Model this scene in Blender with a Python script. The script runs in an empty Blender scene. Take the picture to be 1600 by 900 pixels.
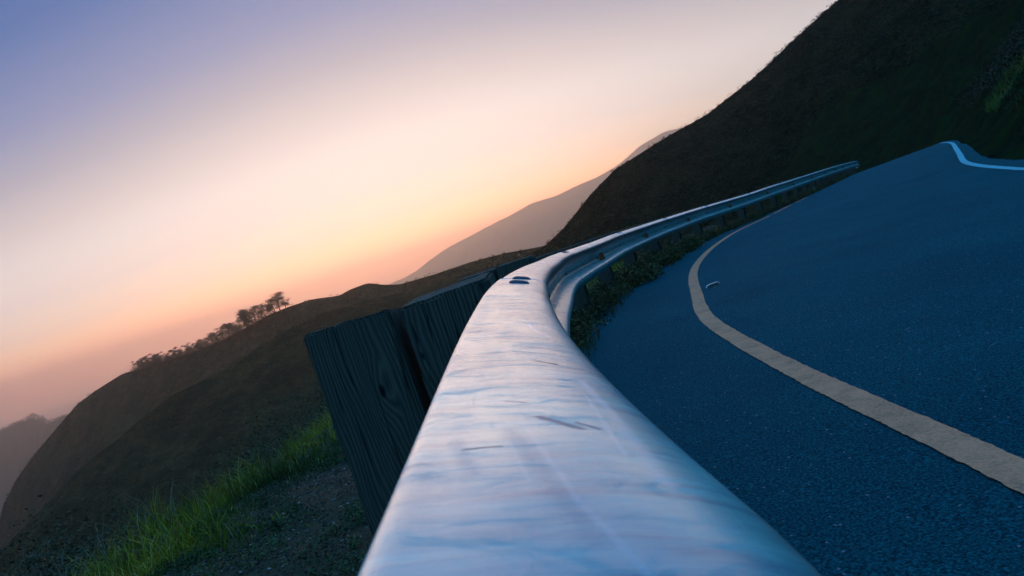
import bpy, math, random
import numpy as np
from mathutils import Vector, Matrix

random.seed(7); rng = np.random.default_rng(11)
scn = bpy.context.scene
COL = scn.collection
R = math.radians

# ------------------------------------------------------------------ camera
cam_d = bpy.data.cameras.new('camera'); cam = bpy.data.objects.new('camera', cam_d); COL.objects.link(cam)
scn.camera = cam
cam_d.sensor_width = 36; cam_d.lens = 22.5; cam_d.clip_start = .01; cam_d.clip_end = 30000
th, p = R(18.2), math.atan(.066)
Rt = Vector((1, 0, 0)); Fw = Vector((0, math.cos(p), -math.sin(p))); Up = Rt.cross(Fw)
cx = math.cos(th)*Rt - math.sin(th)*Up; cy = math.sin(th)*Rt + math.cos(th)*Up
M = Matrix((cx, cy, -Fw)).transposed().to_4x4(); M.translation = (0, 0, .85)
cam.matrix_world = M
cam_d.dof.use_dof = True; cam_d.dof.focus_distance = 2.2; cam_d.dof.aperture_fstop = 26

# ------------------------------------------------------------------ render / exposure
scn.render.engine = 'CYCLES'
scn.view_settings.view_transform = 'Standard'; scn.view_settings.look = 'None'
scn.view_settings.exposure = 0; scn.view_settings.gamma = 1; scn.view_settings.use_curve_mapping = False
cy_ = scn.cycles
cy_.use_denoising = True; cy_.max_bounces = 5; cy_.diffuse_bounces = 2; cy_.glossy_bounces = 2
cy_.volume_bounces = 2; cy_.sample_clamp_indirect = 4; cy_.caustics_reflective = False
try: cy_.denoiser = 'OPENIMAGEDENOISE'
except Exception: pass

def lin(r, g, b):
    f = lambda c: (c/255/12.92) if c <= 10 else ((c/255+.055)/1.055)**2.4
    return (f(r), f(g), f(b), 1)

# ------------------------------------------------------------------ world: dusk sky
W = bpy.data.worlds.new('World'); scn.world = W; W.use_nodes = True
nt = W.node_tree; nt.nodes.clear()
def N(t, kind, **kw):
    n = t.nodes.new(kind)
    for k, v in kw.items():
        if k.startswith('i_'):
            key = k[2:]; key = int(key) if key.isdigit() else key.replace('_', ' ')
            n.inputs[key].default_value = v
        else: setattr(n, k, v)
    return n
def L(t, a, b): t.links.new(a, b)
def ramp(t, stops, interp='LINEAR'):
    n = t.nodes.new('ShaderNodeValToRGB'); n.color_ramp.interpolation = interp
    el = n.color_ramp.elements
    while len(el) > 1: el.remove(el[-1])
    el[0].position, el[0].color = stops[0]
    for ps, c in stops[1:]:
        e = el.new(ps); e.color = c
    return n
tc = N(nt, 'ShaderNodeTexCoord'); sx = N(nt, 'ShaderNodeSeparateXYZ'); L(nt, tc.outputs['Generated'], sx.inputs[0])
asn = N(nt, 'ShaderNodeMath', operation='ARCSINE'); L(nt, sx.outputs[2], asn.inputs[0])
# the glow is widest over the sunset: away from that azimuth the same colours sit lower
hv_ = N(nt, 'ShaderNodeVectorMath', operation='MULTIPLY'); L(nt, tc.outputs['Generated'], hv_.inputs[0]); hv_.inputs[1].default_value = (1, 1, 0)
hn_ = N(nt, 'ShaderNodeVectorMath', operation='NORMALIZE'); L(nt, hv_.outputs[0], hn_.inputs[0])
gd_ = N(nt, 'ShaderNodeVectorMath', operation='DOT_PRODUCT'); L(nt, hn_.outputs[0], gd_.inputs[0]); gd_.inputs[1].default_value = (math.sin(R(-5)), math.cos(R(-5)), 0)
gk_ = N(nt, 'ShaderNodeMath', operation='MULTIPLY_ADD', i_1=-2.2, i_2=3.2); L(nt, gd_.outputs['Value'], gk_.inputs[0])
ge_ = N(nt, 'ShaderNodeMath', operation='MULTIPLY'); L(nt, asn.outputs[0], ge_.inputs[0]); L(nt, gk_.outputs[0], ge_.inputs[1])
mr = N(nt, 'ShaderNodeMapRange'); L(nt, ge_.outputs[0], mr.inputs[0])
mr.inputs[1].default_value = R(-10); mr.inputs[2].default_value = R(90)     # -10..90 degrees -> 0..1
mrb = N(nt, 'ShaderNodeMapRange'); L(nt, asn.outputs[0], mrb.inputs[0]); mrb.inputs[1].default_value = R(-10); mrb.inputs[2].default_value = R(90)
e = lambda d: (d+10)/100
def lk(r, g, b, k): c = lin(r, g, b); return (c[0]*k, c[1]*k, c[2]*k, 1)
front = ramp(nt, [(0, lk(150, 110, 110, 1)), (e(-1), lk(228, 146, 118, 6.0)), (e(.8), lk(250, 140, 104, 7.5)), (e(2.4), lk(255, 160, 108, 8.0)), (e(3.8), lk(255, 190, 140, 4.2)),
                  (e(5.6), lk(255, 224, 198, 1.9)), (e(8.5), lk(250, 240, 233, 1.22)), (e(12), lk(242, 236, 234, 1.10)), (e(15), lk(224, 216, 217, 1.0)),
                  (e(19), lin(176, 177, 193)), (e(23), lin(132, 147, 188)), (e(30), lin(74, 112, 172)), (e(40), lin(8, 74, 148)), (e(50), lin(0, 66, 150)),
                  (e(64), (.07, .44, 1.1, 1)), (1, (.15, .68, 1.6, 1))])
back = ramp(nt, [(0, (.003, .03, .06, 1)), (e(0), (.004, .07, .13, 1)), (e(12), (.02, .13, .26, 1)), (e(30), (.05, .30, .66, 1)),
                 (e(60), (.13, .62, 1.5, 1)), (1, (.15, .68, 1.6, 1))])
L(nt, mr.outputs[0], front.inputs[0]); L(nt, mrb.outputs[0], back.inputs[0])
# azimuth: glow centred on the sunset (a little left of straight ahead)
dt = N(nt, 'ShaderNodeVectorMath', operation='DOT_PRODUCT'); L(nt, tc.outputs['Generated'], dt.inputs[0])
SAZ = R(-14); dt.inputs[1].default_value = (math.sin(SAZ), math.cos(SAZ), 0)
mz = N(nt, 'ShaderNodeMapRange', interpolation_type='SMOOTHSTEP'); L(nt, dt.outputs['Value'], mz.inputs[0])
mz.inputs[1].default_value = .25; mz.inputs[2].default_value = .62
mx = N(nt, 'ShaderNodeMix', data_type='RGBA'); L(nt, mz.outputs[0], mx.inputs['Factor'])
L(nt, back.outputs[0], mx.inputs[6]); L(nt, front.outputs[0], mx.inputs[7])
bg = N(nt, 'ShaderNodeBackground', i_1=1.1); L(nt, mx.outputs[2], bg.inputs[0])
wo = N(nt, 'ShaderNodeOutputWorld'); L(nt, bg.outputs[0], wo.inputs[0])

# the last glow of the set sun: low, broad and weak
sd = bpy.data.lights.new('sun', 'SUN'); sun = bpy.data.objects.new('sun', sd); COL.objects.link(sun)
sd.energy = .55; sd.angle = R(40); sd.color = (1, .68, .42); sd.specular_factor = .20
el_, az_ = R(5), R(-9)
dirv = Vector((math.sin(az_)*math.cos(el_), math.cos(az_)*math.cos(el_), math.sin(el_)))
sun.rotation_euler = dirv.to_track_quat('Z', 'Y').to_euler()

# ------------------------------------------------------------------ helpers
def mesh_obj(name, V, F, mat=None, parent=None, smooth=True, uv=None):
    me = bpy.data.meshes.new(name)
    V = np.asarray(V, dtype=np.float32)
    if isinstance(F, np.ndarray):
        k = F.shape[1]
        me.vertices.add(len(V)); me.vertices.foreach_set('co', V.ravel())
        me.loops.add(F.size); me.loops.foreach_set('vertex_index', F.ravel().astype(np.int32))
        me.polygons.add(len(F)); me.polygons.foreach_set('loop_start', np.arange(0, F.size, k, dtype=np.int32))
        me.polygons.foreach_set('loop_total', np.full(len(F), k, dtype=np.int32))
        me.update(calc_edges=True); me.validate()
    else:
        me.from_pydata([tuple(map(float, v)) for v in V], [], F); me.update()
    if uv is not None:
        ul = me.uv_layers.new(name='UVMap')
        li = np.empty(len(me.loops), dtype=np.int32); me.loops.foreach_get('vertex_index', li)
        ul.data.foreach_set('uv', np.asarray(uv, dtype=np.float32)[li].ravel())
    me.polygons.foreach_set('use_smooth', np.full(len(me.polygons), smooth))
    o = bpy.data.objects.new(name, me); COL.objects.link(o)
    if mat: me.materials.append(mat)
    if parent: o.parent = parent
    return o
def tag(o, label=None, cat=None, group=None, kind=None):
    if label: o['label'] = label
    if cat: o['category'] = cat
    if group: o['group'] = group
    if kind: o['kind'] = kind
    return o
def empty(name, loc=(0, 0, 0), rz=0):
    o = bpy.data.objects.new(name, None); COL.objects.link(o); o.location = loc; o.rotation_euler = (0, 0, rz)
    o.empty_display_size = .1
    return o
def grid_faces(n, m):
    i, j = np.meshgrid(np.arange(n-1), np.arange(m-1), indexing='ij')
    a = (i*m+j).ravel(); return np.stack([a, a+m, a+m+1, a+1], 1)
def _h(ix, iy, seed):
    h = (ix.astype(np.int64)*374761393 + iy.astype(np.int64)*668265263 + seed*974711) & 0x7fffffff
    h = ((h ^ (h >> 13))*1274126177) & 0x7fffffff
    return ((h ^ (h >> 16)) & 0xffff)/65535.
def vn(x, y, seed=0):
    ix, iy = np.floor(x), np.floor(y); fx, fy = x-ix, y-iy
    fx = fx*fx*(3-2*fx); fy = fy*fy*(3-2*fy)
    a, b, c, d = _h(ix, iy, seed), _h(ix+1, iy, seed), _h(ix, iy+1, seed), _h(ix+1, iy+1, seed)
    return (a*(1-fx)+b*fx)*(1-fy)+(c*(1-fx)+d*fx)*fy-.5
def fbm(x, y, seed=0, o=4, g=.5):
    r = 0; a = 1
    for k in range(o): r = r+a*vn(x*2**k+17*k, y*2**k-9*k, seed+k); a *= g
    return r

def mat_new(name):
    m = bpy.data.materials.new(name); m.use_nodes = True; t = m.node_tree
    b = t.nodes['Principled BSDF']; return m, t, b
def noise_mat(name, c1, c2, scale, rough=.9, bump=.3, bscale=None, spec=.2, detail=6, dist=.02, c3=None, s3=.3, coord='Object', stretch=None):
    m, t, b = mat_new(name)
    co = N(t, 'ShaderNodeTexCoord'); src = co.outputs[coord]
    if stretch:
        mp = N(t, 'ShaderNodeMapping'); mp.inputs['Scale'].default_value = stretch; L(t, src, mp.inputs[0]); src = mp.outputs[0]
    n = N(t, 'ShaderNodeTexNoise'); n.inputs['Scale'].default_value = scale; n.inputs['Detail'].default_value = detail
    n.inputs['Roughness'].default_value = .6
    L(t, src, n.inputs['Vector'])
    r = ramp(t, [(.32, (*c1, 1)), (.68, (*c2, 1))]); L(t, n.outputs[0], r.inputs[0]); out = r.outputs[0]
    if c3:
        n3 = N(t, 'ShaderNodeTexNoise'); n3.inputs['Scale'].default_value = s3; n3.inputs['Detail'].default_value = 5; L(t, src, n3.inputs['Vector'])
        r3 = ramp(t, [(.45, (0, 0, 0, 1)), (.62, (1, 1, 1, 1))]); L(t, n3.outputs[0], r3.inputs[0])
        x3 = N(t, 'ShaderNodeMix', data_type='RGBA'); L(t, r3.outputs[0], x3.inputs['Factor']); L(t, out, x3.inputs[6]); x3.inputs[7].default_value = (*c3, 1); out = x3.outputs[2]
    L(t, out, b.inputs['Base Color'])
    b.inputs['Roughness'].default_value = rough; b.inputs['Specular IOR Level'].default_value = spec
    if bump:
        nb = N(t, 'ShaderNodeTexNoise'); nb.inputs['Scale'].default_value = bscale or scale*3; nb.inputs['Detail'].default_value = 8; L(t, src, nb.inputs['Vector'])
        bp = N(t, 'ShaderNodeBump'); bp.inputs['Strength'].default_value = bump; bp.inputs['Distance'].default_value = dist
        L(t, nb.outputs[0], bp.inputs['Height']); L(t, bp.outputs[0], b.inputs['Normal'])
    return m

# ------------------------------------------------------------------ the line of the road (top of the rail)
PTS = np.array([[.25, -24, .81], [-.05, -14, .80], [-.12, -6.0, .79], [-.07, -2.0, .779], [-.067, 0, .777], [-.063, .8, .777], [-.037, 1.35, .777], [.035, 2.2, .757],
  [.15, 3.2, .722], [.45, 5.2, .655], [.98, 7.0, .592], [1.664, 9.0, .527], [2.336, 10.6, .468], [3.483, 12.9, .375], [5.076, 15.6, .252],
  [7.343, 18.6, .089], [8.806, 20.5, .014], [10.674, 23.0, -.106], [15.362, 29.5, -.398], [19.796, 36.0, -.714], [25.804, 45.0, -1.215],
  [29.5, 52.0, -1.75], [31.0, 60.0, -2.6], [31.0, 70.0, -3.6], [29, 82, -4.6]])
def spline(pts, n=40):
    P = np.vstack([2*pts[0]-pts[1], pts, 2*pts[-1]-pts[-2]]); out = []
    for i in range(1, len(P)-2):
        p0, p1, p2, p3 = P[i-1:i+3]
        t0 = 0; t1 = np.linalg.norm(p1-p0)**.5; t2 = t1+np.linalg.norm(p2-p1)**.5; t3 = t2+np.linalg.norm(p3-p2)**.5
        for k in range(n):
            t = t1+(t2-t1)*k/n
            A1 = (t1-t)/(t1-t0)*p0+(t-t0)/(t1-t0)*p1; A2 = (t2-t)/(t2-t1)*p1+(t-t1)/(t2-t1)*p2; A3 = (t3-t)/(t3-t2)*p2+(t-t2)/(t3-t2)*p3
            B1 = (t2-t)/(t2-t0)*A1+(t-t0)/(t2-t0)*A2; B2 = (t3-t)/(t3-t1)*A2+(t-t1)/(t3-t1)*A3
            out.append((t2-t)/(t2-t1)*B1+(t-t1)/(t2-t1)*B2)
    out.append(P[-2]); return np.array(out)
CV = spline(PTS)
S = np.concatenate([[0], np.cumsum(np.linalg.norm(np.diff(CV[:, :2], axis=0), axis=1))]); S -= np.interp(0, CV[:, 1], S)
HD = np.arctan2(np.gradient(CV[:, 0]), np.gradient(CV[:, 1]))
kk = np.hanning(25); kk /= kk.sum(); HD = np.convolve(np.pad(HD, 12, mode='edge'), kk, 'valid')
S_END = S[-1]-1
def path(s):
    """x, y, rail top z, heading at arc length s"""
    return np.interp(s, S, CV[:, 0]), np.interp(s, S, CV[:, 1]), np.interp(s, S, CV[:, 2]), np.interp(s, S, HD)
BK = ([-25, 7, 9, 11, 12.5, 14.7, 16.6, 18.6, 21, 24, 28, 38, 90], [-.021, -.021, -.021, -.019, -.014, .001, .016, .031, .048, .062, .068, .07, .07])
def rail_pt(s, w, dz=0):
    x, y, z, h = path(s); return np.stack([x+np.cos(h)*w, y-np.sin(h)*w, z+dz+0*w], -1)
EDGE = 5.95
def edge(s): return np.interp(s, [-30, 12, 14.5, 19, 27, 90], [5.95, 5.92, 5.7, 5.42, 5.08, 5.03])
def road_z(s, w):
    x, y, z, h = path(s); return z-.82+np.interp(s, *BK)*np.clip(w, -1.5, EDGE)
def ground_pt(s, w, lift=0):
    x, y, z, h = path(s); return np.stack([x+np.cos(h)*w, y-np.sin(h)*w, road_z(s, w)+lift+0*w], -1)
def verge_z(s, w):
    """ground on the seaward side (w negative) and the cut bank (w > EDGE)"""
    g = road_z(s, w)
    a = np.clip(-w-1.3, 0, None)
    drop = np.where(a < 5.8, .055*a*a, .055*5.8**2+.64*(a-5.8))
    g = g - drop
    b = np.clip(w-edge(s), 0, None)
    g = g + np.where(b < .4, b*.25, .1+(b-.4)*.95)
    px_, py_ = s, w
    lump = fbm(px_*1.1, py_*1.1, 3, 5)*np.clip(-w-.3, 0, 1.6)*.09 + fbm(px_*.16, py_*.16, 9, 5)*np.clip((-w-3)/8, 0, 1)*5
    lump += fbm(px_*.9, py_*.9, 21, 5, .6)*np.clip((w-edge(s)-.2)/2, 0, 1)*.9
    return g+lump

# ------------------------------------------------------------------ materials
M_asph, t, b = mat_new('asphalt')
co = N(t, 'ShaderNodeTexCoord')
n1 = N(t, 'ShaderNodeTexNoise', i_Scale=125., i_Detail=5., i_Roughness=.75); L(t, co.outputs['Object'], n1.inputs['Vector'])
n2 = N(t, 'ShaderNodeTexNoise', i_Scale=.9, i_Detail=6., i_Roughness=.6); L(t, co.outputs['Object'], n2.inputs['Vector'])
vo = N(t, 'ShaderNodeTexVoronoi', i_Scale=95.); L(t, co.outputs['Object'], vo.inputs['Vector'])
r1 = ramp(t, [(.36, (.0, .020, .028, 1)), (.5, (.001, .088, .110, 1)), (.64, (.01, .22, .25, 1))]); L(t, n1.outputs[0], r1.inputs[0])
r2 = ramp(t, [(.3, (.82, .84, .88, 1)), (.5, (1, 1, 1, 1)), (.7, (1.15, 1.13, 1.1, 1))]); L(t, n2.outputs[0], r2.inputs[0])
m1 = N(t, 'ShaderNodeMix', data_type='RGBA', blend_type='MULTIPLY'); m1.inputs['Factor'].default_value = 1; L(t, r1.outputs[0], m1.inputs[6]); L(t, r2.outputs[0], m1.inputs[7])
# pale chips of aggregate
sep = N(t, 'ShaderNodeSeparateColor'); L(t, vo.outputs['Color'], sep.inputs[0])
g1 = N(t, 'ShaderNodeMath', operation='GREATER_THAN', i_1=.988); L(t, sep.outputs[0], g1.inputs[0])
g2 = N(t, 'ShaderNodeMath', operation='LESS_THAN', i_1=.38); L(t, vo.outputs['Distance'], g2.inputs[0])
g3 = N(t, 'ShaderNodeMath', operation='MULTIPLY'); L(t, g1.outputs[0], g3.inputs[0]); L(t, g2.outputs[0], g3.inputs[1])
m2 = N(t, 'ShaderNodeMix', data_type='RGBA'); L(t, g3.outputs[0], m2.inputs['Factor']); L(t, m1.outputs[2], m2.inputs[6]); m2.inputs[7].default_value = (.22, .27, .33, 1)
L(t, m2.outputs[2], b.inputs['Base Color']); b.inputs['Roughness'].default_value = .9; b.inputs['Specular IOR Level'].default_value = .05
ad = N(t, 'ShaderNodeMath', operation='SUBTRACT'); L(t, n1.outputs[0], ad.inputs[0]); L(t, vo.outputs['Distance'], ad.inputs[1])
bp = N(t, 'ShaderNodeBump', i_Strength=1., i_Distance=.014); L(t, ad.outputs[0], bp.inputs['Height']); L(t, bp.outputs[0], b.inputs['Normal'])

def paint(name, col, wear, edge_u):
    m, t, b = mat_new(name)
    co = N(t, 'ShaderNodeTexCoord')
    n = N(t, 'ShaderNodeTexNoise', i_Scale=110., i_Detail=4., i_Roughness=.7); L(t, co.outputs['Object'], n.inputs['Vector'])
    n2 = N(t, 'ShaderNodeTexNoise', i_Scale=9., i_Detail=6., i_Roughness=.7); L(t, co.outputs['Object'], n2.inputs['Vector'])
    a = N(t, 'ShaderNodeMath', operation='MULTIPLY_ADD', i_1=.5, i_2=0.); L(t, n2.outputs[0], a.inputs[0])
    s_ = N(t, 'ShaderNodeMath', operation='MULTIPLY_ADD', i_1=.5); L(t, n.outputs[0], s_.inputs[0]); L(t, a.outputs[0], s_.inputs[2])
    r = ramp(t, [(wear-.03, (.01, .06, .07, 1)), (wear, tuple(c*.6 for c in col)+(1,)), (.56, tuple(col)+(1,))]); L(t, s_.outputs[0], r.inputs[0])
    L(t, r.outputs[0], b.inputs['Base Color']); b.inputs['Roughness'].default_value = .75
    bp = N(t, 'ShaderNodeBump', i_Strength=.6, i_Distance=.004); L(t, n.outputs[0], bp.inputs['Height']); L(t, bp.outputs[0], b.inputs['Normal'])
    return m
M_yel = paint('yellow_paint', (.86, .27, .12), .40, 0)
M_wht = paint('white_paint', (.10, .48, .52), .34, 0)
M_earth = noise_mat('earth', (.045, .028, .017), (.11, .070, .042), 14, bump=.9, bscale=60, dist=.02, spec=.05, c3=(.05, .045, .025), s3=.9)
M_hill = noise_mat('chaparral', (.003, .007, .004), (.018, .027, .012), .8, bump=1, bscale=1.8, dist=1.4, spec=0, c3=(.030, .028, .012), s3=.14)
M_spur = noise_mat('coastal_scrub', (.026, .022, .010), (.10, .060, .024), .22, bump=1, bscale=.5, dist=4, spec=0, c3=(.028, .026, .013), s3=.07)
M_mid = noise_mat('ridge_scrub_and_grass', (.035, .024, .010), (.12, .060, .024), .13, bump=1, bscale=.3, dist=6, spec=0, c3=(.03, .026, .012), s3=.05)
M_far = noise_mat('far_slope', (.025, .03, .03), (.05, .05, .045), .01, bump=.6, bscale=.05, dist=8, spec=0)
M_sea, t, b = mat_new('sea_water')
b.inputs['Base Color'].default_value = (.02, .06, .08, 1); b.inputs['Roughness'].default_value = .25
n = N(t, 'ShaderNodeTexNoise', i_Scale=.05, i_Detail=8.); L(t, N(t, 'ShaderNodeTexCoord').outputs['Object'], n.inputs['Vector'])
bp = N(t, 'ShaderNodeBump', i_Strength=.6, i_Distance=2.); L(t, n.outputs[0], bp.inputs['Height']); L(t, bp.outputs[0], b.inputs['Normal'])
M_foam = noise_mat('foam', (.6, .65, .68), (.85, .88, .9), .3, bump=0)

# ------------------------------------------------------------------ ground, road, painted lines
ss = np.unique(np.concatenate([np.arange(-22, -1, .5), np.arange(-1, 12, .07), np.arange(12, 36, .2), np.arange(36, S_END, .5)]))
wl = np.concatenate([-np.geomspace(470, 7, 70), np.linspace(-6.9, -.1, 95), [0.3, 2.5]])
SG, WG = np.meshgrid(ss, wl, indexing='ij')
P = ground_pt(SG, WG); P[..., 2] = verge_z(SG, WG)
P[..., 2] -= np.clip(WG-.1, 0, .02)*1.5   # tucks under the road slab
ver = mesh_obj('ground', P.reshape(-1, 3), grid_faces(len(ss), len(wl)), M_earth); tag(ver, kind='structure')
wr = np.linspace(-.22, EDGE, 30)
# ragged asphalt edge on the rail side
SG, WG = np.meshgrid(ss, wr, indexing='ij'); WG = np.where(WG > 4.7, 4.7+(WG-4.7)*(edge(SG)-4.7)/(EDGE-4.7), WG)
k = np.clip(1-(WG+.22)/.5, 0, 1); WGr = WG + k*(fbm(SG*2.2, 0*SG, 5, 4)*.16 + .04)
k2 = np.clip(1-(edge(SG)-WG)/.4, 0, 1); WGr = WGr + k2*fbm(SG*1.3, 0*SG, 6, 4)*np.where(SG < 18, .12, .02)
P = ground_pt(SG, WGr, .012); P[..., 2] += fbm(SG*.5, WG*.5, 2, 3)*.003*(1-k)
n0 = len(ss); m0 = len(wr)
low = P[:, 0].copy(); low[:, 2] -= .06
V = np.concatenate([low[:, None], P], 1)
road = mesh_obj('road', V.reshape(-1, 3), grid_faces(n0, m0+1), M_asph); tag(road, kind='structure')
wb = np.concatenate([[EDGE-.25], np.linspace(EDGE, 15.5, 110)])
sb = ss[(ss > -22)]
SG, WG = np.meshgrid(sb, wb, indexing='ij'); WG = WG+(edge(SG)-EDGE)*np.clip((12-WG)/6, 0, 1); P = ground_pt(SG, WG); P[..., 2] = verge_z(SG, WG)
P[:, 0, 2] -= .05
M_bank = noise_mat('bank_soil_and_grass', (.004, .009, .005), (.018, .023, .011), 3, bump=1, bscale=16, dist=.08, spec=0, c3=(.012, .026, .008), s3=.5)
bank = mesh_obj('bank', P.reshape(-1, 3), grid_faces(len(sb), len(wb)), M_bank); tag(bank, kind='structure')

def line(name, ks, kw, width, s0, s1, mat, lift=.018, rag=.006, gaps=()):
    st = np.arange(s0, s1, .02); w = np.interp(st, ks, kw); kn = np.hanning(151); kn /= kn.sum(); w = np.convolve(np.pad(w, 75, mode='edge'), kn, 'valid')
    hw = width/2
    a = w-hw+vn(st*70, 0*st, 4)*rag*1.2+vn(st*3, 0*st, 14)*rag*.8; b_ = w+hw+vn(st*70, 0*st, 8)*rag*1.2+vn(st*3, 0*st, 18)*rag*.8
    V = np.stack([ground_pt(st, a, lift), ground_pt(st, w, lift), ground_pt(st, b_, lift)], 1)
    for Vc, WW in ((V, np.stack([a, w, b_], 1)),):
        Vc[..., 2] += fbm(np.repeat(st[:, None], 3, 1)*.5, WW*.5, 2, 3)*.003
    F = grid_faces(len(st), 3)
    keep = np.ones(len(F), bool)
    for g0, g1 in gaps: keep &= ~((st[F[:, 0]//3] > g0) & (st[F[:, 0]//3] < g1))
    o = mesh_obj(name, V.reshape(-1, 3), F[keep], mat); tag(o, kind='structure'); return o
line('yellow_edge_line', [-20, 1.6, 3.5, 6, 8.4, 12.9, 18.4, 26.4, 34], [1.06, 1.05, .97, .95, .85, .69, .58, .22, .1], .115, -20, 27, M_yel, gaps=((20.2, 20.7), (23.6, 24.4)))
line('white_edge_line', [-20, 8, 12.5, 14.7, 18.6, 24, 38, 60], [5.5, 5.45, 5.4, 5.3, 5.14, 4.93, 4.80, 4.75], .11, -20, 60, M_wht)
st_ = np.arange(13.6, 14.6, .05)

# ------------------------------------------------------------------ hills, headland, mountain, sea
def resample(P, n):
    P = np.array(P, float); d = np.concatenate([[0], np.cumsum(np.linalg.norm(np.diff(P, axis=0), axis=1))]); d /= d[-1]
    u = np.linspace(0, 1, n); return np.stack([np.interp(u, d, P[:, k]) for k in range(3)], 1), u
def ridge_hill(name, ridge, foot, n, m, mat, amp, sc, gully=0, gsc=.05, bow=.0, seed=1, rough_top=0, back=.6):
    ridge = np.array(ridge, float); foot = np.array(foot, float)
    d = np.concatenate([[0], np.cumsum(np.linalg.norm(np.diff(ridge, axis=0), axis=1))]); d /= d[-1]
    u = np.linspace(0, 1, n); Rr = np.stack([np.interp(u, d, ridge[:, k]) for k in range(3)], 1)
    kk = np.hanning(7); kk /= kk.sum()
    for k in range(3): Rr[:, k] = np.convolve(np.pad(Rr[:, k], 3, mode='edge'), kk, 'valid')
    fu = np.linspace(0, 1, len(foot)); Ff = np.stack([np.interp(u, fu, foot[:, k]) for k in range(3)], 1)
    w = np.concatenate([-np.linspace(back, .02, m//4), np.linspace(0, 1, m)**1.25])
    Wg = w[None, :, None]; D = (Ff-Rr)[:, None, :]
    P = Rr[:, None, :] + D*Wg
    P[..., 2] = np.where(w[None] < 0, Rr[:, None, 2] + (Ff-Rr)[:, None, 2]*(-w[None]), P[..., 2])
    aw = np.clip(np.abs(w), 0, 1)[None]
    P[..., 2] += bow*np.sin(aw*math.pi)*np.abs(D[..., 2])*.5
    x, y = P[..., 0].copy(), P[..., 1].copy()
    fade = np.clip(aw*6, 0, 1)
    nz = fbm(x*sc, y*sc, seed, 6, .55)*amp*(fade+rough_top)
    if gully:
        L_ = np.cumsum(np.concatenate([[0], np.linalg.norm(np.diff(Rr, axis=0), axis=1)]))[:, None]
        gv = fbm(L_*gsc+0*aw+fbm(x*gsc, y*gsc, 5, 3)*.8, aw*1.2+0*L_, seed+40, 3)
        nz += -np.abs(gv)*gully*np.clip(aw*3, 0, 1)*np.clip((1.2-aw)*3, 0, 1)*2
    P[..., 2] += nz
    o = mesh_obj(name, P.reshape(-1, 3), grid_faces(n, len(w)), mat); tag(o, kind='structure'); return o, Rr

HILL = [(-8, 156, -14), (5.2, 152, -3.2), (10.2, 150, -2.1), (15.7, 150, 0.3), (23.3, 148, 5.5), (30.4, 146, 9.5), (38.2, 144, 11.5), (45.7, 142, 13.1), (52.8, 140, 14.5), (62.4, 136, 18.1), (70.8, 133, 22.4), (80.0, 130, 26.7), (91.6, 126, 34.0), (103.9, 122, 42.1), (121.9, 118, 53.0), (138.8, 115, 60.9), (160, 105, 68)]
HFOOT = [(-4, 96, -56), (2, 95, -50), (8, 92, -45), (14, 88, -38), (20, 84, -30), (26, 80, -22), (32, 75, -15), (38, 71, -10), (44, 67, -6), (50, 63, -5), (56, 58, -4), (62, 50, -3), (66, 42, -2), (70, 30, 0), (75, 15, 2)]
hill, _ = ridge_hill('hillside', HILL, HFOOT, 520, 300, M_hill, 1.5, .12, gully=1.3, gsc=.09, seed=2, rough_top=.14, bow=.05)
SPUR = [(-161.9, 165, -41.5), (-152.8, 170, -34.8), (-146.9, 175, -30.3), (-140.5, 180, -26.0), (-133.3, 185, -20.8), (-126.7, 190, -18.3), (-120.3, 195, -14.7), (-111.6, 200, -11.1), (-105.0, 205, -10.1), (-97.6, 210, -9.0), (-88.1, 215, -5.9), (-77.5, 220, -3.2), (-66.8, 225, -1.9), (-53.8, 230, -1.9), (-36.1, 235, -4.0), (-16.7, 240, -4.4), (20, 250, -6)]
SFOOT = [(-175, 60, -110), (-140, 60, -90), (-110, 66, -75), (-80, 78, -62), (-50, 92, -58), (-20, 110, -55), (10, 130, -55)]
spurh, _ = ridge_hill('near_spur', SPUR, SFOOT, 380, 200, M_spur, 3.2, .045, gully=4, gsc=.02, seed=5, rough_top=.06)
MID = [(-640, 560, -300), (-585, 560, -220), (-543.1, 560, -157.4), (-506.2, 560, -108.1), (-477.2, 550, -76.9), (-450.4, 540, -58.1), (-422.9, 530, -43.5), (-397.1, 520, -31.8), (-372.0, 510, -20.6), (-351.3, 500, -12.4), (-326.7, 490, -6.5), (-297.8, 480, -0.9), (-276.8, 470, -0.8), (-249.0, 455, -1.3), (-232.2, 450, -1.6), (-213.0, 440, -1.1), (-194.2, 430, 0.2), (-175.5, 420, 2.7), (-152.9, 410, 6.1), (-134.2, 400, 6.9), (-118.0, 395, 6.6), (-101.2, 390, 3.5), (-94.1, 388, 5.0), (-81.1, 385, 5.4), (-71.4, 380, 1.3), (-61.5, 375, -1.3), (-38.5, 360, -1.9), (-15.3, 350, -1.7), (2.6, 340, -2.8), (19.1, 330, -5.0), (38.2, 320, -6.5), (63.1, 310, -6.1)]
MFOOT = [(-480, 400, -300), (-400, 370, -250), (-320, 330, -180), (-240, 290, -130), (-160, 270, -110), (-100, 260, -95), (-40, 255, -85), (20, 255, -80), (80, 255, -80)]
midh, MR = ridge_hill('middle_ridge', MID, MFOOT, 520, 180, M_mid, 5, .03, gully=5, gsc=.012, seed=8, rough_top=.05)
HEAD = [(-2300, 2120, -150.8), (-2080, 2110, -100.9), (-1922.8, 2100, -72.9), (-1813.4, 2100, -72.1), (-1726.6, 2080, -61.1), (-1650.6, 2070, -54.6), (-1596.6, 2060, -47.6), (-1576.6, 2060, -63.2), (-1541.6, 2040, -84.5), (-1483.0, 2020, -80.9), (-1436.6, 2000, -80.1), (-1376.8, 2000, -89.3), (-1260.8, 2000, -117.3)]
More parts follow.
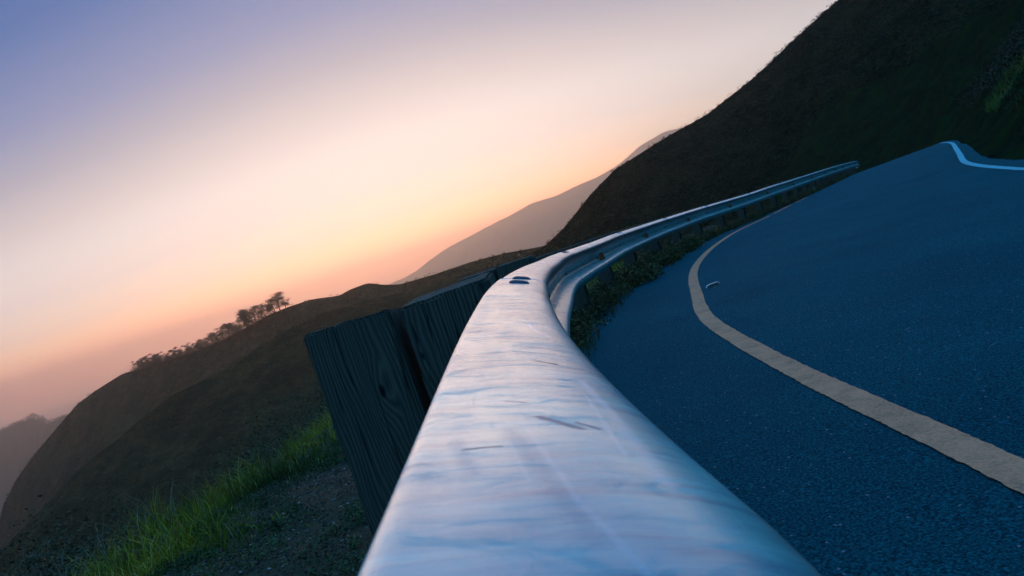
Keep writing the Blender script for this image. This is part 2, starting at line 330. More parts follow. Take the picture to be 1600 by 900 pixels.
HEADF = [(-2100, 1800, -290), (-1800, 1720, -290), (-1640, 1800, -290), (-1440, 1760, -290), (-1200, 1700, -290)]
_, HR_ = ridge_hill('headland', HEAD, HEADF, 300, 90, M_spur, 30, .012, gully=10, gsc=.005, seed=12, rough_top=.5)
MOUNT = [(5280.0, 5390.0, 480.0), (3740.0, 5500.0, 490.0), (2583.7, 5500.0, 522.6), (2006.2, 5500.0, 511.6), (1799.6, 5500.0, 483.9), (1661.2, 5500.0, 500.4), (1415.5, 5500.0, 449.8), (1249.6, 5500.0, 378.9), (1151.7, 5500.0, 342.4), (968.9, 5500.0, 310.7), (792.7, 5500.0, 299.7), (611.4, 5500.0, 273.1), (386.5, 5500.0, 278.4), (196.5, 5500.0, 237.0), (75.5, 5500.0, 219.2), (-135.5, 5500.0, 183.8), (-409.2, 5500.0, 137.6), (-605.2, 5500.0, 80.2), (-739.0, 5500.0, 29.8), (-862.2, 5500.0, 7.8), (-975.0, 5500.0, 1.2), (-1144.0, 5500.0, -67.0), (-1408.0, 5544.0, -199.0), (-1672.0, 5632.0, -331.0)]
MOUNTF = [(5280, 3300, -290), (3300, 3740, -290), (1980, 4180, -290), (880, 4400, -290), (0, 4620, -290), (-660, 4840, -290), (-1672, 5280, -310)]
ridge_hill('mountain', MOUNT, MOUNTF, 420, 90, M_far, 80, .0018, gully=110, gsc=.0013, seed=17, rough_top=.08)

u = np.linspace(-1, 1, 60); sxg, syg = np.meshgrid(u*13900, u*13900, indexing='ij')
P = np.stack([sxg, syg, 0*sxg-280], -1); sea = mesh_obj('sea', P.reshape(-1, 3), grid_faces(60, 60), M_sea); tag(sea, kind='structure')
V, F = [], []
for (cx0, cy0, lx, ly) in [(-1744, 2000, 16, 50), (-1790, 2070, 14, 44), (-1745, 1880, 22, 14), (-1735, 1830, 40, 12), (-1810, 1960, 12, 60)]:
    for q in range(26):
        a = rng.uniform(0, 6.28, 1)[0]; rr = rng.uniform(0, 1)**.5
        c0 = len(V); px_, py_ = cx0+math.cos(a)*rr*lx, cy0+math.sin(a)*rr*ly; r0 = rng.uniform(2.4, 6.8)
        for k in range(7): V.append((px_+r0*math.cos(k*.9)*rng.uniform(.6, 1.3), py_+r0*math.sin(k*.9)*rng.uniform(.6, 1.3), -279.4+.1*q))
        F.append(tuple(range(c0, c0+7)))
fo = mesh_obj('surf_foam', V, F, M_foam); tag(fo, 'white surf breaking at the foot of the cliff', 'surf', kind='stuff')

# haze: one closed box round everything
me = bpy.data.meshes.new('haze'); X, Yb = 13950, 13950
vs = [(sx_*X, sy_*Yb, z_) for z_ in (-345, 525) for sx_, sy_ in ((-1, -1), (1, -1), (1, 1), (-1, 1))]
me.from_pydata(vs, [], [(0, 3, 2, 1), (4, 5, 6, 7), (0, 1, 5, 4), (1, 2, 6, 5), (2, 3, 7, 6), (3, 0, 4, 7)]); me.update()
hz = bpy.data.objects.new('haze', me); COL.objects.link(hz); tag(hz, 'thin warm haze lying over the sea and hills', 'haze', kind='stuff')
mh = bpy.data.materials.new('haze'); mh.use_nodes = True; mh.node_tree.nodes.clear()
pv = mh.node_tree.nodes.new('ShaderNodeVolumePrincipled'); ov = mh.node_tree.nodes.new('ShaderNodeOutputMaterial')
pv.inputs['Color'].default_value = (1, .825, .675, 1); pv.inputs['Density'].default_value = 1/3900; pv.inputs['Anisotropy'].default_value = .8
mh.node_tree.links.new(pv.outputs[0], ov.inputs['Volume']); me.materials.append(mh)

# ------------------------------------------------------------------ guardrail
M_steel, t, b = mat_new('galvanised_steel')
co = N(t, 'ShaderNodeTexCoord')
mp = N(t, 'ShaderNodeMapping'); mp.inputs['Scale'].default_value = (14, 60, 1); L(t, co.outputs['UV'], mp.inputs[0])   # u = metres along, v = metres round the section
na = N(t, 'ShaderNodeTexNoise', i_Scale=1., i_Detail=7., i_Roughness=.65, i_Distortion=.6)
mp2 = N(t, 'ShaderNodeMapping'); mp2.inputs['Scale'].default_value = (75, 9, 1); mp2.inputs['Rotation'].default_value = (0, 0, .12); L(t, co.outputs['UV'], mp2.inputs[0]); L(t, mp2.outputs[0], na.inputs['Vector'])
nb_ = N(t, 'ShaderNodeTexNoise', i_Scale=1., i_Detail=5., i_Roughness=.6); L(t, mp.outputs[0], nb_.inputs['Vector'])
nc = N(t, 'ShaderNodeTexNoise', i_Scale=5., i_Detail=6., i_Roughness=.6); L(t, co.outputs['UV'], nc.inputs['Vector'])
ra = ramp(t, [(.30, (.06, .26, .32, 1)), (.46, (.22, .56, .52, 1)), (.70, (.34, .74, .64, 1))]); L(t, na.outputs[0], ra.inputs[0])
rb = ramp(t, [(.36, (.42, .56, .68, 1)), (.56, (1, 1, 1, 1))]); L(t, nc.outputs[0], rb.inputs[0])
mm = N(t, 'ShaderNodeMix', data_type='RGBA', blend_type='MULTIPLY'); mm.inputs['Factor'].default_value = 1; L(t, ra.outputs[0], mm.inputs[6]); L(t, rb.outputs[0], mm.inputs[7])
cur = mm.outputs[2]
def seg_mark(cur, a, b2, hw, col, soft, ns=60., amt=1.):
    """a worn mark along the segment a-b on the steel, in metres along / round the section"""
    sb_ = N(t, 'ShaderNodeVectorMath', operation='SUBTRACT'); L(t, co.outputs['UV'], sb_.inputs[0]); sb_.inputs[1].default_value = (*a, 0)
    ab = Vector((b2[0]-a[0], b2[1]-a[1], 0))
    d_ = N(t, 'ShaderNodeVectorMath', operation='DOT_PRODUCT'); L(t, sb_.outputs[0], d_.inputs[0]); d_.inputs[1].default_value = ab/ab.length_squared
    cl = N(t, 'ShaderNodeClamp'); L(t, d_.outputs['Value'], cl.inputs[0])
    sc_ = N(t, 'ShaderNodeVectorMath', operation='SCALE'); sc_.inputs[0].default_value = ab; L(t, cl.outputs[0], sc_.inputs['Scale'])
    df = N(t, 'ShaderNodeVectorMath', operation='DISTANCE'); L(t, sb_.outputs[0], df.inputs[0]); L(t, sc_.outputs[0], df.inputs[1])
    nn = N(t, 'ShaderNodeTexNoise', i_Scale=ns, i_Detail=5., i_Roughness=.7); L(t, co.outputs['UV'], nn.inputs['Vector'])
    wob = N(t, 'ShaderNodeMath', operation='MULTIPLY_ADD', i_1=hw*1.6, i_2=-hw*.8); L(t, nn.outputs[0], wob.inputs[0])
    sm = N(t, 'ShaderNodeMath', operation='ADD'); L(t, df.outputs['Value'], sm.inputs[0]); L(t, wob.outputs[0], sm.inputs[1])
    mr_ = N(t, 'ShaderNodeMapRange', interpolation_type='SMOOTHSTEP'); L(t, sm.outputs[0], mr_.inputs[0])
    mr_.inputs[1].default_value = hw*(1-soft); mr_.inputs[2].default_value = hw*(1+soft)+1e-5; mr_.inputs[3].default_value = amt; mr_.inputs[4].default_value = 0
    if col[0] < .45: DARK.append(mr_.outputs[0])
    else: PALE.append(mr_.outputs[0])
    x_ = N(t, 'ShaderNodeMix', data_type='RGBA'); L(t, mr_.outputs[0], x_.inputs['Factor']); L(t, cur, x_.inputs[6]); x_.inputs[7].default_value = (*col, 1)
    return x_.outputs[2]
DARK = []; PALE = []
MARKS = []  # filled below, (a, b, half width, colour, softness, noise, amount)
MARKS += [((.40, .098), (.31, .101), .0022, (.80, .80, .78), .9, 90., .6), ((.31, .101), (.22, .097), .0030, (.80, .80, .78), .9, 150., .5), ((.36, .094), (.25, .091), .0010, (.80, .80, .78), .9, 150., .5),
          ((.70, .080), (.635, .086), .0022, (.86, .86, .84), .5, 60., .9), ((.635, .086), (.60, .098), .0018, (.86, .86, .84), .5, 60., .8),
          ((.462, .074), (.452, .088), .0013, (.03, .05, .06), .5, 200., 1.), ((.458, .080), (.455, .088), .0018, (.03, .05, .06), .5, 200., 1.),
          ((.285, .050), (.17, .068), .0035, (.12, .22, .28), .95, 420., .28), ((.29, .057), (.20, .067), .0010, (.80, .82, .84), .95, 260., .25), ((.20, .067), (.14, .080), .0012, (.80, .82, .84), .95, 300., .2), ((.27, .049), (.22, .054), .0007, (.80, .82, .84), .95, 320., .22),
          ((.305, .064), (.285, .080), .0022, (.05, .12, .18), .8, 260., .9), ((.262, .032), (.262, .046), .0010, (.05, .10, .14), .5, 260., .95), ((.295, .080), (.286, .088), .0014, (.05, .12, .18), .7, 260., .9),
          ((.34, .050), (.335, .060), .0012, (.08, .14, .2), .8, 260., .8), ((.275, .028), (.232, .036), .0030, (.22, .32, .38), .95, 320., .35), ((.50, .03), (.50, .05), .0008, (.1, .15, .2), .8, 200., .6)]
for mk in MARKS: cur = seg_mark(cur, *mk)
L(t, cur, b.inputs['Base Color'])
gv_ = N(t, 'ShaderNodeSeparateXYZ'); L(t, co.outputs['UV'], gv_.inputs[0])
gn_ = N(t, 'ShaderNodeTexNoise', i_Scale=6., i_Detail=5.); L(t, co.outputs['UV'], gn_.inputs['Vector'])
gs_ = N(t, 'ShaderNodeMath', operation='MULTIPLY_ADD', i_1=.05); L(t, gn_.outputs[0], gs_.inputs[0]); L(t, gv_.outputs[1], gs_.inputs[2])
trough_shade = ramp(t, [(.135, (0, 0, 0, 1)), (.165, (1, 1, 1, 1)), (.235, (.9, .9, .9, 1)), (.275, (.25, .25, .25, 1)), (.34, (.12, .12, .12, 1)), (.5, (0, 0, 0, 1))]); L(t, gs_.outputs[0], trough_shade.inputs[0])
gx_ = N(t, 'ShaderNodeMix', data_type='RGBA'); L(t, trough_shade.outputs[0], gx_.inputs['Factor']); L(t, cur, gx_.inputs[6]); gx_.inputs[7].default_value = (.07, .075, .07, 1)   # shade of the trough painted into the steel colour
L(t, gx_.outputs[2], b.inputs['Base Color']); DARK.append(trough_shade.outputs[0])
b.inputs['Metallic'].default_value = .1; b.inputs['Coat Weight'].default_value = 1; b.inputs['Coat IOR'].default_value = 3.8
rr_ = ramp(t, [(.3, (.30, .30, .30, 1)), (.7, (.46, .46, .46, 1))]); L(t, nb_.outputs[0], rr_.inputs[0]); L(t, rr_.outputs[0], b.inputs['Roughness'])
cwn = N(t, 'ShaderNodeTexNoise', i_Scale=28., i_Detail=7., i_Roughness=.72, i_Distortion=1.2)
mp5 = N(t, 'ShaderNodeMapping'); mp5.inputs['Scale'].default_value = (1.6, .55, 1); mp5.inputs['Rotation'].default_value = (0, 0, .35); L(t, co.outputs['UV'], mp5.inputs[0]); L(t, mp5.outputs[0], cwn.inputs['Vector'])
cwr = ramp(t, [(.37, (.15, .15, .15, 1)), (.46, (.72, .72, .72, 1)), (.60, (1, 1, 1, 1))]); L(t, cwn.outputs[0], cwr.inputs[0])
# hair scratches running roughly with the rail
hs = N(t, 'ShaderNodeTexNoise', i_Scale=1., i_Detail=3.); mp6 = N(t, 'ShaderNodeMapping'); mp6.inputs['Scale'].default_value = (9, 420, 1); mp6.inputs['Rotation'].default_value = (0, 0, .05); L(t, co.outputs['UV'], mp6.inputs[0]); L(t, mp6.outputs[0], hs.inputs['Vector'])
hsr = ramp(t, [(.66, (1, 1, 1, 1)), (.72, (.45, .45, .45, 1))]); L(t, hs.outputs[0], hsr.inputs[0])
wt = N(t, 'ShaderNodeMath', operation='MULTIPLY'); L(t, cwr.outputs[0], wt.inputs[0]); L(t, hsr.outputs[0], wt.inputs[1]); wt = wt.outputs[0]
for dk in DARK:
    iv = N(t, 'ShaderNodeMath', operation='SUBTRACT', i_0=1.); L(t, dk, iv.inputs[1]); ml = N(t, 'ShaderNodeMath', operation='MULTIPLY'); L(t, wt, ml.inputs[0]); L(t, iv.outputs[0], ml.inputs[1]); wt = ml.outputs[0]
L(t, wt, b.inputs['Coat Weight'])
crr = ramp(t, [(.3, (.30, .30, .30, 1)), (.7, (.17, .17, .17, 1))]); L(t, nc.outputs[0], crr.inputs[0]); L(t, crr.outputs[0], b.inputs['Coat Roughness'])
bp = N(t, 'ShaderNodeBump', i_Strength=.35, i_Distance=.0012); L(t, na.outputs[0], bp.inputs['Height']); L(t, bp.outputs[0], b.inputs['Normal'])

M_bolt = noise_mat('bolt_steel', (.015, .022, .032), (.045, .06, .085), 60, rough=.5, bump=.2, spec=.5)
M_tab = noise_mat('rusted_reflector', (.30, .07, .03), (.60, .16, .06), 40, rough=.6, bump=.2)

# treated timber: grain runs down the post (object z), with growth-ring bands, checks and knots
def wood(name, seed):
    m, t, b = mat_new(name); co = N(t, 'ShaderNodeTexCoord')
    mp = N(t, 'ShaderNodeMapping'); mp.inputs['Location'].default_value = (seed*1.3, seed*.7, seed*.37); L(t, co.outputs['Object'], mp.inputs[0])
    # knot: pull the grain round it
    wv = N(t, 'ShaderNodeTexNoise', i_Scale=1., i_Detail=2.)
    m2_ = N(t, 'ShaderNodeMapping'); m2_.inputs['Scale'].default_value = (7, 7, 1.6); L(t, mp.outputs[0], m2_.inputs[0]); L(t, m2_.outputs[0], wv.inputs['Vector'])
    sx_ = N(t, 'ShaderNodeSeparateXYZ'); L(t, mp.outputs[0], sx_.inputs[0])
    s1 = N(t, 'ShaderNodeMath', operation='ADD'); L(t, sx_.outputs[0], s1.inputs[0]); L(t, sx_.outputs[1], s1.inputs[1])
    s2 = N(t, 'ShaderNodeMath', operation='MULTIPLY_ADD', i_1=.12); L(t, wv.outputs[0], s2.inputs[0]); L(t, s1.outputs[0], s2.inputs[2])
    kd = N(t, 'ShaderNodeVectorMath', operation='SUBTRACT'); L(t, co.outputs['Object'], kd.inputs[0]); kd.inputs[1].default_value = (.03, -.075, -.16)
    ks = N(t, 'ShaderNodeVectorMath', operation='MULTIPLY'); L(t, kd.outputs[0], ks.inputs[0]); ks.inputs[1].default_value = (1, .2, .45)
    kl = N(t, 'ShaderNodeVectorMath', operation='LENGTH'); L(t, ks.outputs[0], kl.inputs[0])
    ke = N(t, 'ShaderNodeMapRange', interpolation_type='SMOOTHSTEP'); L(t, kl.outputs['Value'], ke.inputs[0]); ke.inputs[1].default_value = 0; ke.inputs[2].default_value = .045; ke.inputs[3].default_value = .022; ke.inputs[4].default_value = 0
    s3 = N(t, 'ShaderNodeMath', operation='ADD'); L(t, s2.outputs[0], s3.inputs[0]); L(t, ke.outputs[0], s3.inputs[1])
    s4 = N(t, 'ShaderNodeMath', operation='MULTIPLY', i_1=700.); L(t, s3.outputs[0], s4.inputs[0])
    sn = N(t, 'ShaderNodeMath', operation='SINE'); L(t, s4.outputs[0], sn.inputs[0])
    fine = N(t, 'ShaderNodeTexNoise', i_Scale=1., i_Detail=6., i_Roughness=.7)
    m3 = N(t, 'ShaderNodeMapping'); m3.inputs['Scale'].default_value = (240, 240, 7); L(t, mp.outputs[0], m3.inputs[0]); L(t, m3.outputs[0], fine.inputs['Vector'])
    s5 = N(t, 'ShaderNodeMath', operation='MULTIPLY_ADD', i_1=.22); L(t, sn.outputs[0], s5.inputs[0]); L(t, fine.outputs[0], s5.inputs[2])
    rc = ramp(t, [(.15, (.05, .042, .032, 1)), (.5, (.095, .076, .056, 1)), (.9, (.16, .125, .09, 1))]); L(t, s5.outputs[0], rc.inputs[0])
    kk_ = N(t, 'ShaderNodeMapRange'); L(t, kl.outputs['Value'], kk_.inputs[0]); kk_.inputs[1].default_value = .004; kk_.inputs[2].default_value = .009; kk_.inputs[3].default_value = 1; kk_.inputs[4].default_value = 0
    kx = N(t, 'ShaderNodeMix', data_type='RGBA'); L(t, kk_.outputs[0], kx.inputs['Factor']); L(t, rc.outputs[0], kx.inputs[6]); kx.inputs[7].default_value = (.006, .006, .006, 1)
    ck = N(t, 'ShaderNodeTexNoise', i_Scale=1., i_Detail=3.); m4 = N(t, 'ShaderNodeMapping'); m4.inputs['Scale'].default_value = (34, 34, .9); L(t, mp.outputs[0], m4.inputs[0]); L(t, m4.outputs[0], ck.inputs['Vector'])
    ca = N(t, 'ShaderNodeMath', operation='SUBTRACT', i_1=.5); L(t, ck.outputs[0], ca.inputs[0]); cb = N(t, 'ShaderNodeMath', operation='ABSOLUTE'); L(t, ca.outputs[0], cb.inputs[0])
    cc = N(t, 'ShaderNodeMapRange'); L(t, cb.outputs[0], cc.inputs[0]); cc.inputs[1].default_value = .004; cc.inputs[2].default_value = .018; cc.inputs[3].default_value = .85; cc.inputs[4].default_value = 0
    cx_ = N(t, 'ShaderNodeMix', data_type='RGBA'); L(t, cc.outputs[0], cx_.inputs['Factor']); L(t, kx.outputs[2], cx_.inputs[6]); cx_.inputs[7].default_value = (.008, .009, .008, 1); kx = cx_
    L(t, kx.outputs[2], b.inputs['Base Color']); b.inputs['Roughness'].default_value = .85; b.inputs['Specular IOR Level'].default_value = .2
    bp = N(t, 'ShaderNodeBump', i_Strength=.8, i_Distance=.003); L(t, s5.outputs[0], bp.inputs['Height']); L(t, bp.outputs[0], b.inputs['Normal'])
    return m
M_wood = wood('treated_timber', 0); M_wood2 = wood('treated_timber_block', 1)

# W-beam section (n = out towards the road, z = below the top edge)
prof = np.array([[-.002, -.010], [-.001, -.002], [.004, 0], [.014, -.0025], [.038, -.0085], [.070, -.0195], [.094, -.032], [.105, -.042], [.109, -.054], [.105, -.066],
                 [.092, -.079], [.056, -.105], [.018, -.134], [.004, -.150], [.000, -.172], [.004, -.194], [.020, -.209], [.060, -.229], [.092, -.247],
                 [.105, -.258], [.109, -.271], [.106, -.284], [.092, -.300], [.060, -.326], [.020, -.352], [.004, -.358], [-.002, -.350]])
pr = spline(np.column_stack([prof, 0*prof[:, 0]]), 3)[:, :2]
pl = np.concatenate([[0], np.cumsum(np.linalg.norm(np.diff(pr, axis=0), axis=1))])
tg = np.gradient(pr, axis=0); tg /= np.linalg.norm(tg, axis=1)[:, None]; pn = np.stack([tg[:, 1], -tg[:, 0]], 1)   # points to the back
if pn[len(pn)//8, 0] > 0: pn = -pn
pin = pr+pn*.0032
ring = np.concatenate([pr, pin[::-1]]); rv = np.concatenate([pl, pl[::-1]+.6])
def beam(s0, s1, parent):
    st = np.arange(s0, s1+1e-6, max(.03, min(.12, (s0+2)*.012))); k = len(ring)
    off = .0045*np.clip((st-s0)/(s1-s0), 0, 1)     # each length laps over the next
    n_ = ring[None, :, 0]*.945*(1+.205*np.exp(-np.clip(st-.2, 0, 9)/.27)*np.clip((st+2.5)/2, 0, 1))[:, None]+off[:, None]; z_ = ring[None, :, 1]-.0*off[:, None]
    x, y, z, h = path(st)
    dz = fbm(st*.7, st*0, 31, 3)*.003
    P = np.stack([x[:, None]+np.cos(h)[:, None]*n_, y[:, None]-np.sin(h)[:, None]*n_, (z+dz)[:, None]+z_+off[:, None]], -1)
    F = []
    m = len(st)
    i, j = np.meshgrid(np.arange(m-1), np.arange(k), indexing='ij'); a = (i*k+j).ravel(); b_ = (i*k+(j+1) % k).ravel()
    F = np.stack([a, a+k, b_+k, b_], 1)
    h_ = k//2
    cap = [[j, j+1, k-2-j, k-1-j] for j in range(h_-1)]
    F = np.concatenate([F, np.array(cap)[:, ::-1], np.array(cap)+(m-1)*k])
    uv = np.stack([np.repeat(st[:, None], k, 1), np.repeat(rv[None], m, 0)], -1).reshape(-1, 2)
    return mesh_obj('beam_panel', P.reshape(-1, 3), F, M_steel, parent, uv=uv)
def dome(name, r1, r2, h, mat, parent):
    V, F = [], []; K = 20
    prof_ = [(1, 0), (1, .28), (.93, .55), (.75, .82), (.45, .97), (.0, 1)]
    for (q, z_) in prof_[:-1]:
        for a in range(K): V.append((r1*q*math.cos(2*math.pi*a/K), r2*q*math.sin(2*math.pi*a/K), h*z_))
    V.append((0, 0, h)); nR = len(prof_)-1
    for i in range(nR-1):
        for a in range(K): F.append((i*K+a, i*K+(a+1) % K, (i+1)*K+(a+1) % K, (i+1)*K+a))
    for a in range(K): F.append(((nR-1)*K+a, (nR-1)*K+(a+1) % K, len(V)-1))
    return mesh_obj(name, V, F, mat, parent)
rail = empty('guardrail', tuple(ground_pt(np.array(0.), np.array(0.))))
tag(rail, 'galvanised steel W-beam guardrail on timber posts curving along the outside of the road', 'guardrail')
inv = rail.matrix_basis.inverted()
def under(o, par):
    """parent while keeping world place"""
    Mw = o.matrix_basis.copy(); chain = Matrix.Identity(4); q = par
    while q is not None: chain = q.matrix_basis @ chain; q = q.parent
    o.parent = par; o.matrix_basis = chain.inverted() @ Mw; return o
SPL = 1.39; PIT = 1.905; LEN = 3.81
bolt_proto = None
kpan = 0; s = SPL-LEN*2
while s < 60:
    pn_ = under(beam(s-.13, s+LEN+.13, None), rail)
    # splice bolts at the far end of this panel, bedded on its slopes
    se = s+LEN
    if 0 < se < 34:
        for (q0, q1) in ((.052, -.0135), (.052, -.2305)):
            for ds in (-.074, .074):
                sv = se+ds; x, y, z, h = [float(v) for v in path(sv)]
                bo = dome('splice_bolt', .021, .0155, .0072, M_bolt, None) if bolt_proto is None else bolt_proto.copy()
                if bolt_proto is None: bolt_proto = bo
                else: COL.objects.link(bo); bo.parent = None
                up = Vector((.37, 0, .93)) if q1 > -.1 else Vector((.56, 0, .83))
                xn = Vector((math.cos(h), -math.sin(h), 0)); tt = Vector((math.sin(h), math.cos(h), 0))
                nrm = (xn*up.x+Vector((0, 0, 1))*up.z).normalized(); sd_ = nrm.cross(tt)
                R3 = Matrix((sd_, nrm.cross(sd_), nrm)).transposed().to_4x4()
                pos = Vector((x, y, z))+xn*(q0+.0045)+Vector((0, 0, q1+.0045)); R3.translation = pos-nrm*.001
                bo.matrix_basis = R3; under(bo, pn_)
    s += LEN; kpan += 1

def bevel_box(name, x0, x1, y0, y1, z0, z1, mat, bev=.006, seg=2, top=None, rough=.0015, seed=0):
    import bmesh
    bm = bmesh.new(); bmesh.ops.create_cube(bm, size=1)
    for v in bm.verts:
        v.co = ((x0+x1)/2+v.co.x*(x1-x0), (y0+y1)/2+v.co.y*(y1-y0), (z0+z1)/2+v.co.z*(z1-z0))
        if top and v.co.z > (z0+z1)/2: v.co.z += top[0]*(v.co.x-(x0+x1)/2)+top[1]*(v.co.y-(y0+y1)/2)
    bmesh.ops.bevel(bm, geom=bm.edges[:], offset=bev, segments=seg, affect='EDGES')
    bmesh.ops.subdivide_edges(bm, edges=[e_ for e_ in bm.edges if e_.calc_length() > .08], cuts=10, use_grid_fill=True)
    rnd = random.Random(seed)
    for v in bm.verts: v.co += Vector((rnd.uniform(-1, 1), rnd.uniform(-1, 1), rnd.uniform(-1, 1)))*rough
    me = bpy.data.meshes.new(name); bm.to_mesh(me); bm.free(); me.materials.append(mat)
    for p_ in me.polygons: p_.use_smooth = False
    o = bpy.data.objects.new(name, me); COL.objects.link(o); return o
variants = []
for v in range(4):
    r = random.Random(v*5+1)
    po = bevel_box('post', -.100, .100, -.075, .075, -1.25, .0, M_wood, top=(.015*r.uniform(-1, 1), -.10 if v == 0 else .03*r.uniform(-1, 1)), seed=v)
    bl = bevel_box('blockout', -.102, .102, -.075, .075, -.37, .0, M_wood2, top=(.03 if v == 0 else .02*r.uniform(-1, 1), .036 if v == 0 else .0), seed=v+9)
    variants.append((po.data, bl.data)); bpy.data.objects.remove(po); bpy.data.objects.remove(bl)
i = 0; s = SPL-2*PIT
tab_me = None
while s < 58:
    vi = 0 if abs(s-SPL) < .1 else 1+i % 3
    x, y, z, h = [float(v_) for v_ in path(s)]
    rr_2 = random.Random(i)
    zt = z+(.018 if vi == 0 else .036 if abs(s-SPL-PIT) < .1 else rr_2.uniform(.014, .034))
    for nm, me, w_, dz_ in (('post', variants[vi][0], -.330 if vi == 0 else -.318, 0), ('blockout', variants[vi][1], -.107, .004)):
        o = bpy.data.objects.new(nm, me); COL.objects.link(o)
        sd_ = .03 if nm == 'blockout' and vi == 0 else 0
        o.matrix_basis = Matrix.Translation((x+math.cos(h)*w_+math.sin(h)*.04, y-math.sin(h)*w_+math.cos(h)*.04, zt+dz_)) @ Matrix.Rotation(-h+(.0 if vi == 0 else rr_2.uniform(-.03, .03)), 4, 'Z') @ Matrix.Rotation(rr_2.uniform(-.012, .012) if vi else 0, 4, 'Y')
        under(o, rail)
    if s > 1.5:
        k = round((s-SPL)/PIT)
        bo = bolt_proto.copy(); COL.objects.link(bo); bo.name = 'post_bolt'; bo.parent = None
        xn = Vector((math.cos(h), -math.sin(h), 0)); tt = Vector((math.sin(h), math.cos(h), 0)); R3 = Matrix((Vector((0, 0, 1)).cross(xn)*-1, Vector((0, 0, 1)), xn)).transposed().to_4x4()
        R3.translation = Vector((x, y, z-.18))+xn*.0075; bo.matrix_basis = R3; under(bo, rail)
        if k % 2 == 1 and k >= 3:
            w1, w2, hh = .070, .042, .080
            V = [(-.001, -w1/2, -hh/2), (-.001, w1/2, -hh/2), (-.001, w2/2, hh/2), (-.001, -w2/2, hh/2)]; V = V+[(.002, q[1], q[2]) for q in V]
            F = [(0, 1, 2, 3), (7, 6, 5, 4), (0, 4, 5, 1), (1, 5, 6, 2), (2, 6, 7, 3), (3, 7, 4, 0)]
            # folded bracket turned to face oncoming traffic
            V = [(v_[1]+.055, v_[0], v_[2]) for v_ in V]
            c0 = len(V); V += [(.006, -.001, -.03), (.006, .05, -.03), (.006, .05, .03), (.006, -.001, .03), (.009, -.001, -.03), (.009, .05, -.03), (.009, .05, .03), (.009, -.001, .03)]
            F += [tuple(c0+q for q in f) for f in [(0, 1, 2, 3), (7, 6, 5, 4), (0, 4, 5, 1), (1, 5, 6, 2), (2, 6, 7, 3), (3, 7, 4, 0)]]
            tb = mesh_obj('reflector_tab', V, F, M_tab, smooth=False)
            tb.matrix_basis = Matrix.Translation((x+math.cos(h)*.008, y-math.sin(h)*.008, z-.18)) @ Matrix.Rotation(-h, 4, 'Z'); under(tb, rail)
    s += PIT; i += 1

# ------------------------------------------------------------------ plants and stones
def leaf_mat(name, cols, rough=.7, trans=.25):
    m, t, b = mat_new(name); oi = N(t, 'ShaderNodeAttribute'); oi.attribute_name = 'tint'
    n = len(cols); r = ramp(t, [(i/(max(1, n-1)), (*c, 1)) for i, c in enumerate(cols)]); L(t, oi.outputs['Fac'], r.inputs[0])
    L(t, r.outputs[0], b.inputs['Base Color']); b.inputs['Roughness'].default_value = rough; b.inputs['Specular IOR Level'].default_value = .15
    return m
def set_tint(o, vals_per_vert):
    a = o.data.attributes.new('tint', 'FLOAT', 'POINT'); a.data.foreach_set('value', np.asarray(vals_per_vert, np.float32))
def blades(name, base, height, lean, width, tint, mat, rng=rng):
    """curved three-joint blades; base (n,3)"""
    n = len(base); a = rng.uniform(0, 2*np.pi, n); d = np.stack([np.cos(a), np.sin(a), 0*a], 1); b_ = rng.uniform(0, 2*np.pi, n)
    wv = np.stack([np.cos(b_), np.sin(b_), 0*b_], 1)*width[:, None]*.5
    up = np.zeros((n, 3)); up[:, 2] = height
    ln = d*(lean*height)[:, None]
    p0 = base; p1 = base+up*.5+ln*.25; p2 = base+up*(1-.25*lean[:, None])+ln
    V = np.stack([p0-wv, p0+wv, p1+wv*.75, p1-wv*.75, p2], 1)
    i0 = np.arange(n)*5
    F = np.concatenate([np.stack([i0, i0+1, i0+2], 1), np.stack([i0, i0+2, i0+3], 1), np.stack([i0+3, i0+2, i0+4], 1)])
    o = mesh_obj(name, V.reshape(-1, 3), F, mat, smooth=False); set_tint(o, np.repeat(tint, 5)); return o
def leaves(centres, size, tint, mat, name, flat=.6, parent=None, rng=rng):
    n = len(centres); a = rng.normal(size=(n, 3)); a[:, 2] *= flat; a /= np.linalg.norm(a, axis=1)[:, None]
    c = np.cross(a, rng.normal(size=(n, 3))); c /= np.linalg.norm(c, axis=1)[:, None]
    A = a*size[:, None]; B = c*size[:, None]*.45
    V = np.stack([centres-A, centres+B, centres+A, centres-B], 1); i0 = np.arange(n)*4
    F = np.stack([i0, i0+1, i0+2, i0+3], 1)
    o = mesh_obj(name, V.reshape(-1, 3), F, mat, parent, smooth=False); set_tint(o, np.repeat(tint, 4)); return o
def surf(s, w, fz=verge_z):
    x, y, z, h = path(s); return np.stack([x+np.cos(h)*w, y-np.sin(h)*w, fz(s, w)], -1)

M_grass = leaf_mat('grass', [(.04, .055, .010), (.13, .13, .010), (.36, .26, .012), (.50, .36, .09)])
n = 210000
sg = rng.uniform(.3, 16, n); wg = -rng.uniform(.5, 5.2, n)
dens = fbm(sg*.9, wg*1.3, 51, 4)+.42*np.clip((-wg-.92)/.6, -1, 1)+.02 + .12*np.clip((sg-3)/3, -1, 1)
dens = dens+.35*fbm(sg*3.1, wg*3.1, 58, 3); keep = dens > rng.uniform(.0, .7, n); sg, wg, dens = sg[keep], wg[keep], dens[keep]
hgt = (.02+.07*rng.random(len(sg))**2)*(1+.9*np.clip(dens, 0, 1))*np.where(wg < -2.0, 1.5, 1)
hgt *= np.clip(.55+2.2*(fbm(sg*2.6, wg*2.6, 57, 3)+.12), .3, 1.9)
pos = surf(sg, wg); pos[:, 2] -= .005
ti = np.clip(.36+fbm(sg*1.6, wg*1.6, 60, 4)*1.1+rng.normal(0, .13, len(sg)), 0, 1)
ti = np.where(rng.random(len(ti)) < .05, 1, ti)
